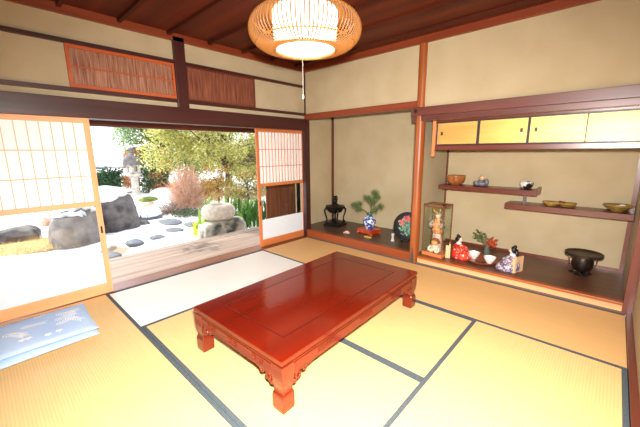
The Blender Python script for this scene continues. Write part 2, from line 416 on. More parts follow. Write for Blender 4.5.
# ------------------------------------------------------------------ low table
def low_table():
    t = thing('low_table', 'large glossy cherry-red low table with carved apron and block feet', 'table', (-1.628, 1.736, 0), math.radians(1.6))
    hx, hy = .464, .82
    top = MB().box(-hx, hx, -hy, hy, .297, .330)
    top.build('table_top', cherry, t, bevel=.006, seg=3)
    # inlaid line around the centre panel
    g = MB(); a, b = hx-.155, hy-.155
    dkc = mat('dark groove lacquer', (70,16,8), .3)
    for (x0,x1,y0,y1) in ((-a,a,-b,-b+.006),(-a,a,b-.006,b),(-a,-a+.006,-b,b),(a-.006,a,-b,b)):
        g.box(x0,x1,y0,y1,.3295,.3312)
    g.build('inlay_line', dkc, t)
    # narrow waist under the top
    MB().box(-hx+.014, hx-.014, -hy+.014, hy-.014, .284, .298).build('waist', cherry_x, t)
    # aprons with a curved lower edge
    def apron(L, along, off, s):
        n = 40; poly = []
        for i in range(n+1):
            u = -L+2*L*i/n; e = min(1, (L-abs(u))/.22)
            z = .192 + .022*(1-abs(2*e-1))*(1 if e < 1 else 0) + (.012 if e >= 1 else 0)
            poly.append((u, z))
        poly = [(L, .285), (-L, .285)] + poly
        p = MB()
        if along == 'x': p.prism(poly, 'y', off, off+s*.022)
        else: p.prism(poly, 'x', off, off+s*.022)
        o = p.build('apron', cherry_x if along == 'x' else cherry, t, bevel=.002)
        # raised key-fret carving along the apron
        c = MB(); step = .085; k0 = int(L*1.25/step)
        def bar(u0, u1, z0, z1):
            oo = off-s*.005
            if along == 'x': c.box(u0, u1, *sorted((oo, oo+s*.008)), z0, z1)
            else: c.box(*sorted((oo, oo+s*.008)), u0, u1, z0, z1)
        for k in (-1, 0, 1):
            for q in (-.06, -.02, .02, .06) if L > .5 else (-.03, .03):
                u = k*(L*.55)+q
                bar(u-.016, u+.016, .258, .263); bar(u-.016, u-.012, .232, .263); bar(u+.012, u+.016, .240, .263)
                bar(u-.016, u+.008, .230, .235); bar(u+.004, u+.008, .230, .250)
        bar(-L+.08, L-.08, .268, .272)
        c.build('fret_carving', cherry_x, o)
    apron(hx-.012, 'x', -hy+.008, 1); apron(hx-.012, 'x', hy-.008, -1)
    apron(hy-.012, 'y', -hx+.008, 1); apron(hy-.012, 'y', hx-.008, -1)
    # legs: square, narrowing to a neck over a block foot
    prof = [(.286,.045,.0),(.25,.045,.0),(.20,.044,.001),(.165,.041,.004),(.14,.037,.008),(.125,.036,.009),(.115,.038,.007),
            (.105,.042,.003),(.09,.044,.001),(.05,.044,.001),(.02,.044,.001),(0,.042,.003)]
    for sx in (-1, 1):
        for sy in (-1, 1):
            cx, cy = sx*(hx-.047), sy*(hy-.047)
            secs = []
            for z, h, o in prof:
                x, y = cx-sx*o*.3, cy-sy*o*.3
                secs.append([(x-h,y-h,z),(x+h,y-h,z),(x+h,y+h,z),(x-h,y+h,z)])
            l = MB().loft(secs).build('leg', cherry_x, t, bevel=.004)
            # scroll brackets either side of the leg
            for along in 'xy':
                c = MB()
                def P(u, z):
                    return (cx-sx*u, sy*(hy-.014), z) if along == 'x' else (sx*(hx-.014), cy-sy*u, z)
                def curl(u, z, R, a0, a1, n=14):
                    return [P(u+R*(1-.45*i/n)*math.cos(a0+(a1-a0)*i/n), z+R*(1-.45*i/n)*math.sin(a0+(a1-a0)*i/n)) for i in range(n+1)]
                c.tube(curl(.085, .178, .024, PI*.5, PI*2.6), .008, 6)
                c.tube(curl(.135, .196, .018, PI*.5, -PI*1.5), .007, 6)
                c.tube([P(.04,.15), P(.065,.158), P(.085,.176)], .009, 6)
                c.tube([P(.05,.205), P(.09,.207), P(.16,.212)], .008, 6)
                c.tube(curl(.058, .15, .013, PI, -PI*.7), .006, 6)
                c.build('scroll_bracket', cherry_x, l, smooth=True)
low_table()

# ------------------------------------------------------------------ pendant lamp
def lamp():
    bam = translucent('split bamboo', (150,96,42), .06, .5, .4)
    rim = mat('bamboo ring', (196,132,62), .5, (170,104,46), 30)
    t = thing('pendant_lamp', 'round split-bamboo pendant lamp, lit, hanging from the ceiling', 'lamp', (-1.71, 1.71, CZ))
    # profile (radius, z) of the basket
    z0 = -.525
    prof = []
    for i in range(17):
        a = -PI*.5+PI*i/16
        r = .205+.183*abs(math.cos(a))**.85
        prof.append((r, .132+.122*math.sin(a)))
    pf = [(max(r, .215), z0+z) for r, z in prof]
    s = MB(); n = 88
    for k in range(n):
        w = 2*PI*k/n; c, q = math.cos(w), math.sin(w)
        s.tube([(r*c, r*q, z) for r, z in pf], .0046, 4)
    s.build('shade', bam, t)
    for rr_, zz, tk in ((pf[0][0], pf[0][1], .010), (pf[4][0], pf[4][1], .005), (pf[11][0], pf[11][1], .006), (pf[-1][0], pf[-1][1], .009)):
        m = MB().tube([(rr_*math.cos(2*PI*k/48), rr_*math.sin(2*PI*k/48), zz) for k in range(49)], tk, 6, cap=False)
        m.build('ring', rim, t, smooth=True)
    # inner white diffuser: a drum with a shallow bowl at the bottom
    em = emit('lit diffuser', (255,246,226), LAMP_E)
    zb = pf[0][1]+.004
    MB().lathe([(.001,zb-.012),(.10,zb-.009),(.19,zb-.002),(.212,zb+.006),(.215,zb+.02),(.225,zb+.16),(.225,zb+.27),(.001,zb+.28)], 40).build('diffuser', em, t, smooth=True, auto=40)
    MB().lathe([(.001,-.01),(.06,-.01),(.065,.0),(.05,.025),(.001,.028)], 24).build('ceiling_rose', brn['x'], t, smooth=True)
    MB().tube([(0,0,0),(0,0,zb+.27)], .006, 8).build('hanging_cord', black_lacq, t)
    c = MB().tube([(-.03,0,zb-.008),(-.031,0,zb-.3)], .0016, 5).build('pull_cord', mat('pale cord', (200,190,176), .7), t)
    MB().lathe([(.001,-.02),(.007,-.012),(.006,.008),(.001,.014)], 10, c=(-.031,0,zb-.31)).build('cord_bead', white_porc, c, smooth=True)
LAMP_E = 2.4
lamp()

# ------------------------------------------------------------------ zabuton cushions
def cushion(x, y, z, rz, label, seed):
    rs = random.Random(seed)
    t = thing('floor_cushion', label, 'cushion', (x, y, z), rz, 'two stacked blue floor cushions')
    n = 28; a, b, H = .285, .30, .056
    vs = []; fs = []
    def shape(u, v, top):
        k = (1-abs(u)**3.2)*(1-abs(v)**3.2)
        pinch = 1-.05*(1-u*u)*(abs(v)**6)-.0
        zz = H*.5 + (H*.5*max(0, k)**.45 if top else -H*.5*max(0, k)**.30)
        return (a*u*(1-.035*(1-v*v)*abs(u)**6), b*v*(1-.035*(1-u*u)*abs(v)**6), zz)
    for top in (True, False):
        o = len(vs)
        for i in range(n+1):
            for j in range(n+1):
                vs.append(shape(-1+2*i/n, -1+2*j/n, top))
        for i in range(n):
            for j in range(n):
                q = (o+i*(n+1)+j, o+(i+1)*(n+1)+j, o+(i+1)*(n+1)+j+1, o+i*(n+1)+j+1)
                fs.append(q if top else q[::-1])
    blue = mat('blue cushion cloth %d' % seed, (176,202,242), .85, (194,216,247), 3, spec=.2, bump=.05, bscale=300)
    cm = MB().add(vs, fs); nf = len(cm.f)
    MB().tube([(a*.97*math.cos(0)*0+p[0], p[1], H*.5) for p in
               [(shape(math.copysign(min(1,abs(math.cos(w))*1.5), math.cos(w)), math.copysign(min(1,abs(math.sin(w))*1.5), math.sin(w)), True)[0],
                 shape(math.copysign(min(1,abs(math.cos(w))*1.5), math.cos(w)), math.copysign(min(1,abs(math.sin(w))*1.5), math.sin(w)), True)[1]) for w in [2*PI*k/64 for k in range(65)]]], .004, 5).build('seam', blue, t, smooth=True)
    # printed plant sprays, white on blue
    pat = MB()
    def on(u, v): 
        p = shape(u, v, True); return (p[0], p[1], p[2]+.0012)
    def leaf(u, v, ang, ln, wd):
        d = (math.cos(ang), math.sin(ang)); pn = (-d[1], d[0]); L_ = []; R_ = []
        m = 5
        for i in range(m+1):
            s_ = i/m; w_ = wd*math.sin(PI*min(.98, s_+.02))
            L_.append(on(u+d[0]*ln*s_+pn[0]*w_, v+d[1]*ln*s_+pn[1]*w_)); R_.append(on(u+d[0]*ln*s_-pn[0]*w_, v+d[1]*ln*s_-pn[1]*w_))
        vv = L_+R_; pat.add(vv, [(i, i+1, m+1+i+1, m+1+i) for i in range(m)])
    for k in range(9):
        u0, v0 = rs.uniform(-.7,.3), rs.uniform(-.75,.6); ang = rs.uniform(.5,2.2)
        for i in range(7):
            u, v = u0+.07*i*math.cos(ang), v0+.07*i*math.sin(ang)
            if max(abs(u), abs(v)) > .8: break
            leaf(u, v, ang+.7, .16, .016); leaf(u, v, ang-.7, .16, .016)
    for k in range(6):
        u, v = rs.uniform(-.7,.7), rs.uniform(-.7,.7)
        for q in range(5): leaf(u, v, q*2*PI/5, .09, .026)
    cm.add(pat.v, pat.f); cv = cm.build('cover', blue, t, smooth=True)
    cv.data.materials.append(mat('white print %d' % seed, (246,250,254), .9, spec=.1))
    for i, p in enumerate(cv.data.polygons):
        if i >= nf: p.material_index = 1
cushion(-3.055, .165, .002, .02, 'lower of two pale blue flower-print floor cushions by the left screen', 3)
cushion(-3.07, .175, .052, -.03, 'upper pale blue floor cushion with white plant print, on top of another', 5)

# ------------------------------------------------------------------ shelf recess: cabinet and shelves
def cabinet():
    t = thing('wall_cabinet', 'narrow overhead cabinet with four gilded sliding doors over the shelves', 'cabinet', (-.69, 3.70, 1.40))
    x0, x1 = -.885, .885
    MB().box(x0-.02, x1, -.015, .845, 0, .05).build('bottom_board', brn['x'], t, bevel=.003)
    MB().box(x0-.02, x1, -.005, .845, .315, .335).build('top_board', brn['x'], t)
    MB().box(x0-.035, x0-.003, -.025, .01, -.075, .33).build('end_post', orange['z'], t, bevel=.002)
    MB().box(x0, x1, .06, .07, .05, .315).build('back_panel', brn['x'], t)
    # doors overlap: outer pair in front
    spans = [(-.885,-.435,.014,'l'), (-.425,.03,.0,'r'), (.03,.47,.0,'l'), (.455,.882,.014,'r')]
    lac = mat('dark lacquer frame', (58,54,56), .35)
    for a, b, dy, hs in spans:
        fr = MB().box(a, b, dy, dy+.014, .052, .066).box(a, b, dy, dy+.014, .300, .314).box(a, a+.012, dy, dy+.014, .066, .300).box(b-.012, b, dy, dy+.014, .066, .300)
        d = MB().box(a+.011, b-.011, dy+.004, dy+.012, .065, .301).build('door', gold_screen, t)
        fr.build('door_frame', lac, d, bevel=.0015)
        hx_ = a+.06 if hs == 'l' else b-.06
        MB().box(hx_-.012, hx_+.012, dy+.001, dy+.006, .165, .205).build('finger_pull', mat('dark pull', (70,48,36), .4), d)
cabinet()
def shelves():
    t = thing('staggered_shelves', 'pair of staggered red-brown wall shelves under the cabinet', 'shelf', (-.80, 4.28, .70))
    MB().box(-1.01, .19, .0, .27, .175, .235).build('upper_shelf', brn['x'], t, bevel=.003)
    e = MB().prism([(.0,.235),(.27,.235),(.27,.262),(.0,.25)], 'x', .165, .19).build('raised_end', brn['y'], t)
    MB().box(-.125, 1.0, .0, .27, .0, .065).build('lower_shelf', brn['x'], t, bevel=.003)
    MB().box(.055, .085, .03, .055, .065, .175).build('strut', mat('grey strut', (96,84,80), .5), t)
    for c in t.children:
        pass
shelves()

# ------------------------------------------------------------------ alcove things
FZ = .12
def lathe_thing(name, label, cat, loc, prof, m, rz=0, n=32, group=None, sx=1, sy=1):
    o = MB().lathe(prof, n, sx=sx, sy=sy).build(name, m, smooth=True, auto=50, loc=loc)
    o.rotation_euler.z = rz
    return tag(o, label, cat, group)
def burner():
    t = thing('incense_burner', 'black iron incense burner on tall bent legs in the alcove corner', 'incense burner', (-3.50, 4.17, FZ), .15)
    MB().box(-.15, .15, -.15, .15, 0, .03).box(-.13, .13, -.13, .13, .03, .05).build('plinth', iron_m, t, bevel=.006)
    s = MB().lathe([(.05,.235),(.115,.242),(.15,.275),(.155,.312),(.185,.322),(.19,.342),(.12,.345),(.09,.355),(.05,.36)], 6)
    s.build('bowl', iron_m, t, bevel=.004)
    for k in range(4):
        w = PI/4+k*PI/2; c, q = math.cos(w), math.sin(w)
        MB().tube([(r*c, r*q, z) for r, z in ((.12,.30),(.165,.302),(.188,.28),(.182,.23),(.158,.16),(.145,.10),(.165,.052))], [.016,.017,.016,.014,.012,.012,.02], 8).build('leg', iron_m, t, smooth=True)
    MB().lathe([(.016,.05),(.02,.1),(.012,.16),(.018,.22),(.03,.258)], 12).build('stem', iron_m, t, smooth=True)
    l = MB().lathe([(.06,.355),(.055,.375),(.035,.385),(.03,.39)], 16).build('lid', iron_m, t, smooth=True)
    f = MB().ell((0,0,.43), (.038,.05,.05)).ell((0,-.03,.485), (.034,.034,.036)).ell((0,-.062,.478), (.018,.018,.016))
    for s_ in (-1,1):
        f.tube([(s_*.026,-.03,.39),(s_*.024,-.035,.45)], .011, 6).ell((s_*.026,-.02,.515), (.01,.008,.014))
    f.tube([(0,.05,.41),(0,.07,.46),(0,.05,.51)], .012, 6)
    f.build('lion_finial', iron_m, l, smooth=True)
burner()
# red stand
def stand():
    t = thing('display_stand', 'low red lacquer stand under the blue and white vase', 'stand', (-2.745, 4.10, FZ), -.12); t.scale = (.80,.84,1)
    m = mat('vermilion lacquer', (206,78,30), .28, (176,54,20), 8, coat=.5)
    MB().box(-.19, .19, -.14, .14, .05, .072).build('stand_top', m, t, bevel=.005)
    for sx in (-1,1):
        for sy in (-1,1):
            MB().loft([[(sx*.16+a*h+sx*o, sy*.11+b*h+sy*o, z) for a,b in ((-1,-1),(1,-1),(1,1),(-1,1))] for z,h,o in ((.052,.024,0),(.03,.018,-.004),(.012,.02,.006),(0,.024,.012))]).build('leg', m, t)
    a = MB().box(-.16,.16,-.128,-.118,.010,.052).box(-.16,.16,.118,.128,.010,.052).box(-.178,-.168,-.11,.11,.010,.052).box(.168,.178,-.11,.11,.010,.052)
    a.build('apron', m, t)
stand()
def vase():
    m, t_, N, L, B = nt('blue and white porcelain')
    tc = N.new('ShaderNodeTexCoord'); vo = N.new('ShaderNodeTexVoronoi'); vo.inputs['Scale'].default_value = 22
    no = N.new('ShaderNodeTexNoise'); no.inputs['Scale'].default_value = 26; no.inputs['Detail'].default_value = 4
    L.new(tc.outputs['Object'], no.inputs['Vector']); L.new(tc.outputs['Object'], vo.inputs['Vector'])
    r = N.new('ShaderNodeValToRGB'); r.color_ramp.elements[0].position = .46; r.color_ramp.elements[1].position = .54
    r.color_ramp.elements[0].color = lin((222,228,236)); r.color_ramp.elements[1].color = lin((44,72,150))
    L.new(no.outputs['Fac'], r.inputs['Fac']); L.new(r.outputs['Color'], B.inputs['Base Color'])
    B.inputs['Roughness'].default_value = .12
    t = thing('flower_vase', 'round blue and white porcelain vase holding a pine branch', 'vase', (-2.735, 4.10, FZ+.072))
    MB().lathe([(.05,0),(.055,.005),(.052,.015),(.075,.045),(.098,.09),(.1,.125),(.085,.165),(.05,.195),(.036,.21)], 32).build('body', m, t, smooth=True)
    MB().lathe([(.036,.205),(.035,.225),(.045,.245),(.049,.25),(.042,.25),(.03,.228),(.03,.19)], 28).build('neck', mat('green blue glaze', (70,110,104), .15), t, smooth=True)
vase()
def pine():
    t = thing('pine_branch', 'green pine branch arrangement standing in the blue and white vase', 'branch', (-2.735, 4.10, FZ+.072+.185)); t.scale = (.86,.86,.82)
    br = MB(); nd = MB()
    tips = [(-.30,-.06,.20),(-.22,-.04,.13),(-.18,-.08,.24),(-.05,-.03,.36),(.10,.0,.46),(.16,-.02,.40),(.09,-.05,.33),(.22,.0,.22),(.16,-.08,.16),(.02,.06,.26)]
    br.tube([(0,0,-.12),(-.01,0,.02),(-.06,-.02,.10),(-.16,-.04,.15),(-.26,-.05,.18)], [.009,.009,.008,.006,.004], 6)
    br.tube([(0,0,-.10),(.01,0,.06),(.03,0,.2),(.08,0,.34),(.10,0,.43)], [.009,.008,.007,.006,.004], 6)
    br.tube([(.01,0,.06),(.09,-.02,.12),(.17,-.03,.18),(.21,-.01,.21)], [.007,.006,.005,.003], 6)
    br.tube([(.03,0,.2),(-.02,-.02,.28),(-.05,-.03,.34)], .005, 5); br.tube([(.06,0,.3),(.12,-.02,.36),(.16,-.02,.39)], .004, 5)
    br.build('branch', bark_m, t, smooth=True)
    for p in tips:
        dense = 230
        for k in range(dense):
            d = Vector((rng.normal(), rng.normal(), rng.normal()+.35)).normalized()
            ln = random.uniform(.065,.115); q = Vector(p)+Vector((random.gauss(0,.02), random.gauss(0,.02), random.gauss(0,.015)))
            s_ = d.orthogonal().normalized()*.0022; e = q+d*ln
            nd.add([q+s_, q-s_, e], [(0,1,2)])
    nd.build('needles', leafmat('pine needles', [(62,84,40),(100,122,62),(132,146,88)], .2), t)
pine()
def plate():
    t = thing('decorative_plate', 'round black lacquer plate with red flowers on a stand beside the log post', 'plate', (-2.05, 4.03, FZ), .62)
    T = Matrix.Translation((0,0,.235)) @ Matrix.Rotation(math.radians(76), 4, 'X')
    d = MB().lathe([(.001,-.012),(.10,-.012),(.165,.0),(.195,.014),(.193,.02),(.16,.008),(.10,-.003),(.001,-.003)], 40, M=T).build('disc', black_lacq, t, smooth=True, auto=50)
    fl = MB(); lf = MB()
    def petal(mb, x, y, a, ln, w):
        c, s_ = math.cos(a), math.sin(a); vs = []
        for u, v in ((0,0),(ln*.4,w),(ln,0),(ln*.4,-w)): vs.append((x+u*c-v*s_, y+u*s_+v*c, .0005 if math.hypot(x,y) < .1 else .006))
        mb.add(vs, [(0,1,2,3)], T)
    for (x, y) in ((-.03,.10),(.02,.085),(-.07,.03),(-.09,.05),(.0,.11)):
        for k in range(6): petal(fl, x, y, k*PI/3, .04, .016)
    for k in range(60):
        x, y = random.uniform(-.12,.12), random.uniform(-.13,.09)
        petal(lf, x, y, random.uniform(0,2*PI), .05, .014)
    fl.build('flower_painting', mat('red lacquer paint', (220,60,54), .4), d)
    lf.build('leaf_painting', mat('teal lacquer paint', (48,130,110), .4, (90,150,90), 30), d)
    s = MB()
    for sx in (-1,1):
        s.tube([(sx*.08,-.075,.07),(sx*.08,-.06,.012),(sx*.08,.10,.012),(sx*.08,.06,.25)], .009, 6)
    s.tube([(-.08,.0,.012),(.08,.0,.012)], .008, 6); s.tube([(-.08,.08,.12),(.08,.08,.12)], .008, 6)
    s.build('plate_stand', black_lacq, t, smooth=True)
plate()
t = thing('bud_vase', 'tiny clear glass vase on the alcove floor by the black plate', 'vase', (-2.22, 3.93, FZ))
MB().lathe([(.001,0),(.028,0),(.03,.006),(.02,.03),(.016,.07),(.026,.11),(.024,.11),(.013,.07),(.016,.03),(.001,.01)], 20).build('body', mat('cloudy glass', (190,190,180), .1), t, smooth=True)
t = thing('small_box', 'tiny red and white ornament on the alcove floor left of the red stand', 'ornament', (-3.0, 3.86, FZ), .4)
MB().box(-.05,.05,-.03,.03,0,.02).build('body', mat('red paper', (196,96,80), .7, (226,190,176), 40), t, bevel=.004)
MB().ell((0,0,.024),(.03,.02,.012)).build('knot', mat('pinkish white', (226,200,190), .7), t, smooth=True)
t = thing('folded_fan', 'tiny yellow folded ornament on the alcove floor before the red stand', 'ornament', (-2.60, 3.86, FZ), -.1)
MB().prism([(-.06,0),(.06,0),(.045,.016),(-.045,.02)], 'y', -.025, .025).build('body', mat('yellow paper', (214,176,60), .6), t, bevel=.003)
MB().tube([(-.02,-.026,.01),(-.02,.0,.022),(-.02,.026,.01)], .004, 6).build('tie', mat('red thread', (170,40,30), .6), t)

# ------------------------------------------------------------------ shelf recess floor
SZ = .093
def display_case():
    t = thing('display_case', 'tall glass display case with wooden frame beside the log post', 'display case', (-1.545, 3.83, SZ), -.10)
    hx, hy, H = .135, .11, .655
    MB().box(-hx,hx,-hy,hy,0,.045).build('base', orange['x'], t, bevel=.004)
    br_ = wood('case frame', (142,92,56), (112,66,40), 'z')
    tf = MB().box(-hx,hx,-hy,-hy+.016,H-.02,H).box(-hx,hx,hy-.016,hy,H-.02,H).box(-hx,-hx+.016,-hy,hy,H-.02,H).box(hx-.016,hx,-hy,hy,H-.02,H)
    tf.build('top_frame', br_, t)
    for sx in (-1,1):
        for sy in (-1,1):
            MB().box(*sorted((sx*hx, sx*(hx-.01))), *sorted((sy*hy, sy*(hy-.01))), .045, H-.02).build('post', br_, t)
    for sy in (-1, 1): MB().box(-hx+.01,hx-.01,*sorted((sy*(hy-.004), sy*(hy-.006))),.045,H-.02).build('glass_pane', case_glass, t)
    for sx in (-1, 1): MB().box(*sorted((sx*(hx-.004), sx*(hx-.006))),-hy+.01,hy-.01,.045,H-.02).build('glass_pane', case_glass, t)
    MB().box(-hx+.016,hx-.016,-hy+.016,hy-.016,H-.008,H-.005).build('glass_top', case_glass, t)
display_case()
def case_doll():
    # standing doll behind, crouching lion dancer in front
    org = mat('orange brocade', (206,104,52), .5, (236,190,130), 40)
    gold = mat('gold foil', (226,182,70), .3, metal=.6)
    grey = mat('grey blue brocade', (74,80,98), .5, (190,170,140), 45)
    whitef = mat('white fleece', (238,228,214), .9, (222,206,188), 60, bump=.5)
    brownf = mat('red brown mane', (170,92,54), .8, (120,56,34), 40, bump=.5)
    t = thing('standing_doll', 'standing festival doll in orange and grey brocade inside the glass case', 'doll', (-1.555, 3.865, SZ+.045), -.1)
    MB().lathe([(.07,0),(.075,.03),(.06,.16),(.05,.24)], 18, sy=.75).build('skirt', mat('pink brown brocade', (196,140,122), .6, (232,206,190), 45), t, smooth=True)
    MB().lathe([(.052,.23),(.072,.27),(.068,.33),(.05,.39),(.022,.43)], 18, sy=.75).build('robe', org, t, smooth=True)
    for s_ in (-1,1):
        MB().tube([(s_*.05,0,.40),(s_*.085,-.02,.35),(s_*.06,-.06,.31)], [.026,.034,.03], 10).build('sleeve', grey, t, smooth=True)
    h = MB().ell((0,-.005,.46), (.034,.034,.042)).build('head', skin_m, t, smooth=True)
    c = MB().lathe([(.046,.47),(.048,.485),(.038,.515),(.012,.53)], 16).build('helmet', grey, h, smooth=True)
    cr = MB()
    for s_ in (-1,1): cr.tube([(s_*.01,-.04,.49),(s_*.04,-.045,.52),(s_*.06,-.04,.565)], [.008,.009,.003], 6)
    cr.ell((0,-.044,.50), (.014,.006,.014)); cr.build('crest', gold, h, smooth=True)
    t = thing('lion_dance_doll', 'small white and brown lion-dance doll at the front of the glass case', 'doll', (-1.54, 3.775, SZ+.045), -.1)
    b = MB().ell((0,.015,.055), (.06,.045,.05)).ell((-.035,-.02,.025), (.03,.03,.025)).ell((.035,-.02,.025), (.03,.03,.025)).ell((.0,-.01,.075), (.035,.03,.03))
    for s_ in (-1,1): b.tube([(s_*.05,0,.08),(s_*.07,-.02,.05),(s_*.06,-.035,.015)], .014, 8)
    b.build('body', whitef, t, smooth=True)
    h = MB().ell((0,-.01,.125), (.042,.036,.036)).build('head', org, t, smooth=True)
    m_ = MB()
    for k in range(26):
        w = PI*k/25; m_.ell((.046*math.cos(w), .012, .128+.042*math.sin(w)), (.014,.022,.014), 8, 6)
    m_.build('mane', brownf, h, smooth=True)
case_doll()
def hina(x, y, rz, label, robe, slabel, mirror):
    """seated doll facing +x in its own frame"""
    t = thing('seated_doll', label, 'doll', (x, y, SZ), rz, 'pair of seated dolls facing each other'); t.scale = (1.12,1.12,1.28)
    secs = []
    for z, r, ox in ((0,.085,.02),(.02,.092,.02),(.05,.085,.01),(.085,.062,-.01),(.115,.048,-.018),(.135,.034,-.018),(.145,.016,-.018)):
        secs.append([(ox+r*1.12*math.cos(2*PI*k/20), r*.85*math.sin(2*PI*k/20)*(1+.06*math.sin(5*2*PI*k/20)), z) for k in range(20)])
    MB().loft(secs).build('kimono', robe, t, smooth=True)
    for s_ in (-1,1):
        MB().tube([(-.018,s_*.036,.12),(.015,s_*.062,.085),(.06,s_*.04,.065)], [.022,.032,.028], 10).build('sleeve', robe, t, smooth=True)
    MB().lathe([(.026,.132),(.03,.142),(.018,.156)], 14, c=(-.016,0,0)).build('collar', mat('pale collar', (226,222,222), .7), t, smooth=True)
    h = MB().ell((-.010,0,.178), (.026,.025,.03)).ell((-.012,0,.15),(.011,.011,.016)).ell((.017,0,.175),(.005,.004,.006)).build('head', skin_m, t, smooth=True)
    MB().ell((-.02,0,.186), (.028,.031,.033)).ell((-.03,0,.215), (.016,.018,.014)).tube([(-.04,0,.19),(-.05,0,.14),(-.05,0,.09)], [.018,.014,.008], 8).build('hair', hair_m, h, smooth=True)
redrobe = mat('red spotted silk', (218,56,34), .5, (244,216,196), 44, amount=(.62,.65), detail=1)
purple = mat('purple patterned silk', (100,88,122), .5, (206,190,196), 60, amount=(.48,.54), detail=2)
hina(-1.275, 3.90, -.15, 'seated doll in red spotted kimono, left of the tray with white bowls', redrobe, '', False)
hina(-.715, 3.83, PI+.12, 'seated doll in purple and white kimono, right of the tray with white bowls', purple, '', True)
def doll_screen(x, y, rz, label, h0, h1):
    t = thing('folding_screen', label, 'folding screen', (x, y, SZ), rz, 'small wooden screens behind the seated dolls')
    pw = wood('screen wood', (240,200,158), (226,178,130), 'z', .5, .02)
    MB().box(-.008,.008,-h0,h1,0,.175).build('panel', pw, t, bevel=.002)
    MB().box(-.045,.008,-h0-.014,-h0,0,.16).build('panel', pw, t, bevel=.002)
doll_screen(-1.375, 3.84, .35, 'small pale wooden screen behind the doll in red', .03, .07)
doll_screen(-.625, 3.86, -.36, 'small pale wooden screen behind the doll in purple', .09, .045)
t = thing('round_tray', 'round dark red wooden tray carrying two white bowls', 'tray', (-1.03, 3.955, SZ))
MB().lathe([(.001,0),(.15,0),(.172,.012),(.18,.028),(.174,.028),(.16,.014),(.001,.012)], 40).build('dish', mat('tray lacquer', (158,80,50), .3, (136,62,38), 8, coat=.3), t, smooth=True, auto=50)
MB().lathe([(.09,-.0),(.1,.004),(.09,.006)], 32).build('foot_ring', brn['x'], t, smooth=True)
BW = [(.028,0),(.03,.008),(.05,.03),(.064,.062),(.066,.075),(.062,.075),(.055,.05),(.03,.022),(.001,.018)]
b0 = lathe_thing('white_bowl', 'white porcelain bowl on the round tray, beside the doll in red', 'bowl', (-1.125, 3.965, SZ+.013), BW, white_porc, group='white bowls on the round tray')
b1 = b0.copy(); COL.objects.link(b1); b1.location = (-.935, 3.90, SZ+.013); b1['label'] = 'white porcelain bowl on the round tray, beside the doll in purple'
t = thing('small_vase', 'small dark green vase behind the tray with white bowls', 'vase', (-1.06, 4.24, SZ))
MB().lathe([(.03,0),(.038,.02),(.036,.06),(.022,.10),(.026,.125),(.022,.125),(.015,.1),(.001,.03)], 20).build('body', mat('grey green glaze', (92,104,96), .2), t, smooth=True)
t = thing('flower_spray', 'red and green leafy spray in the small dark green vase', 'flowers', (-1.06, 4.24, SZ+.075)); t.scale = (.74,.74,.70)
st = MB(); lv = MB(); fl = MB()
for k in range(9):
    a = random.uniform(0, 2*PI); e = (random.uniform(-.2,.16), random.uniform(-.06,.06), random.uniform(.14,.27))
    st.tube([(0,0,-.03),(e[0]*.3, e[1]*.3, e[2]*.55), e], .003, 5)
def leafquad(mb, p, ln, w):
    d = Vector((rng.normal(), rng.normal(), rng.normal()*.6)).normalized(); s_ = d.orthogonal().normalized()
    q = Vector(p); mb.add([q, q+d*ln*.5+s_*w, q+d*ln, q+d*ln*.5-s_*w], [(0,1,2,3)])
for k in range(70): leafquad(lv, (random.gauss(-.1,.055), random.gauss(0,.04), random.gauss(.21,.05)), .06, .018)
for k in range(110): leafquad(fl, (random.uniform(-.01,.14), random.uniform(-.05,.04), random.uniform(.08,.20)), .05, .014)
st.build('stems', dry_m, t); lv.build('green_leaves', leafmat('spray leaves', [(80,96,60),(130,140,90)], .2), t); fl.build('red_flowers', leafmat('spray flowers', [(178,60,36),(214,110,60),(150,40,30)], .2), t)
def hibachi():
    t = thing('brazier', 'dark bronze brazier with a wide flat round lid at the recess right end', 'brazier', (-.125, 4.19, SZ), .2); t.scale = (.78,.78,.98)
    MB().lathe([(.055,.0),(.075,.0),(.085,.012),(.06,.03),(.052,.04),(.09,.065),(.115,.11),(.118,.15),(.105,.19),(.10,.205)], 32).build('pot', bronze_m, t, smooth=True, auto=60)
    for k in range(3):
        w = k*2*PI/3+.5; MB().tube([(.05*math.cos(w),.05*math.sin(w),.025),(.1*math.cos(w),.1*math.sin(w),.018),(.135*math.cos(w),.135*math.sin(w),.0)], [.02,.016,.013], 8).build('foot', bronze_m, t, smooth=True)
    MB().lathe([(.001,.205),(.15,.208),(.205,.222),(.208,.245),(.203,.248),(.19,.232),(.12,.226),(.001,.225)], 40).build('lid', mat('lid bronze', (86,70,54), .4, (62,50,42), 20, metal=.6), t, smooth=True, auto=50)
    for s_ in (-1, 1):
        MB().tube([(s_*.145,0,.21),(s_*.15,0,.17),(s_*.14,0,.12),(s_*.118,0,.115)], .008, 8).build('handle', brn['z'], t, smooth=True)
hibachi()
# on the shelves
U, Lw = .935, .765
t = thing('wooden_bowl', 'round amber-brown bowl at the left end of the upper shelf', 'bowl', (-1.565, 4.41, U))
MB().lathe([(.065,0),(.07,.008),(.078,.014),(.112,.045),(.122,.085),(.12,.115),(.128,.128),(.12,.130),(.112,.115),(.1,.05),(.001,.02)], 36).build('body', mat('amber wood', (176,112,62), .25, (148,84,44), 10, coat=.5), t, smooth=True)
t = thing('figurine_group', 'small dark figurine with an orange head on the upper shelf', 'figurine', (-1.25, 4.41, U), .1)
b = MB().ell((0,0,.035), (.085,.05,.035)).ell((-.055,-.01,.045), (.035,.03,.028)).ell((.065,0,.055), (.032,.03,.045)).ell((.0,0,.06), (.05,.035,.03))
b.build('body', mat('blue grey glaze', (78,80,90), .3, (140,140,146), 40), t, smooth=True)
MB().ell((.015,-.01,.11), (.038,.032,.03)).build('head', mat('orange glaze', (206,138,84), .35, (232,200,166), 40), t, smooth=True)
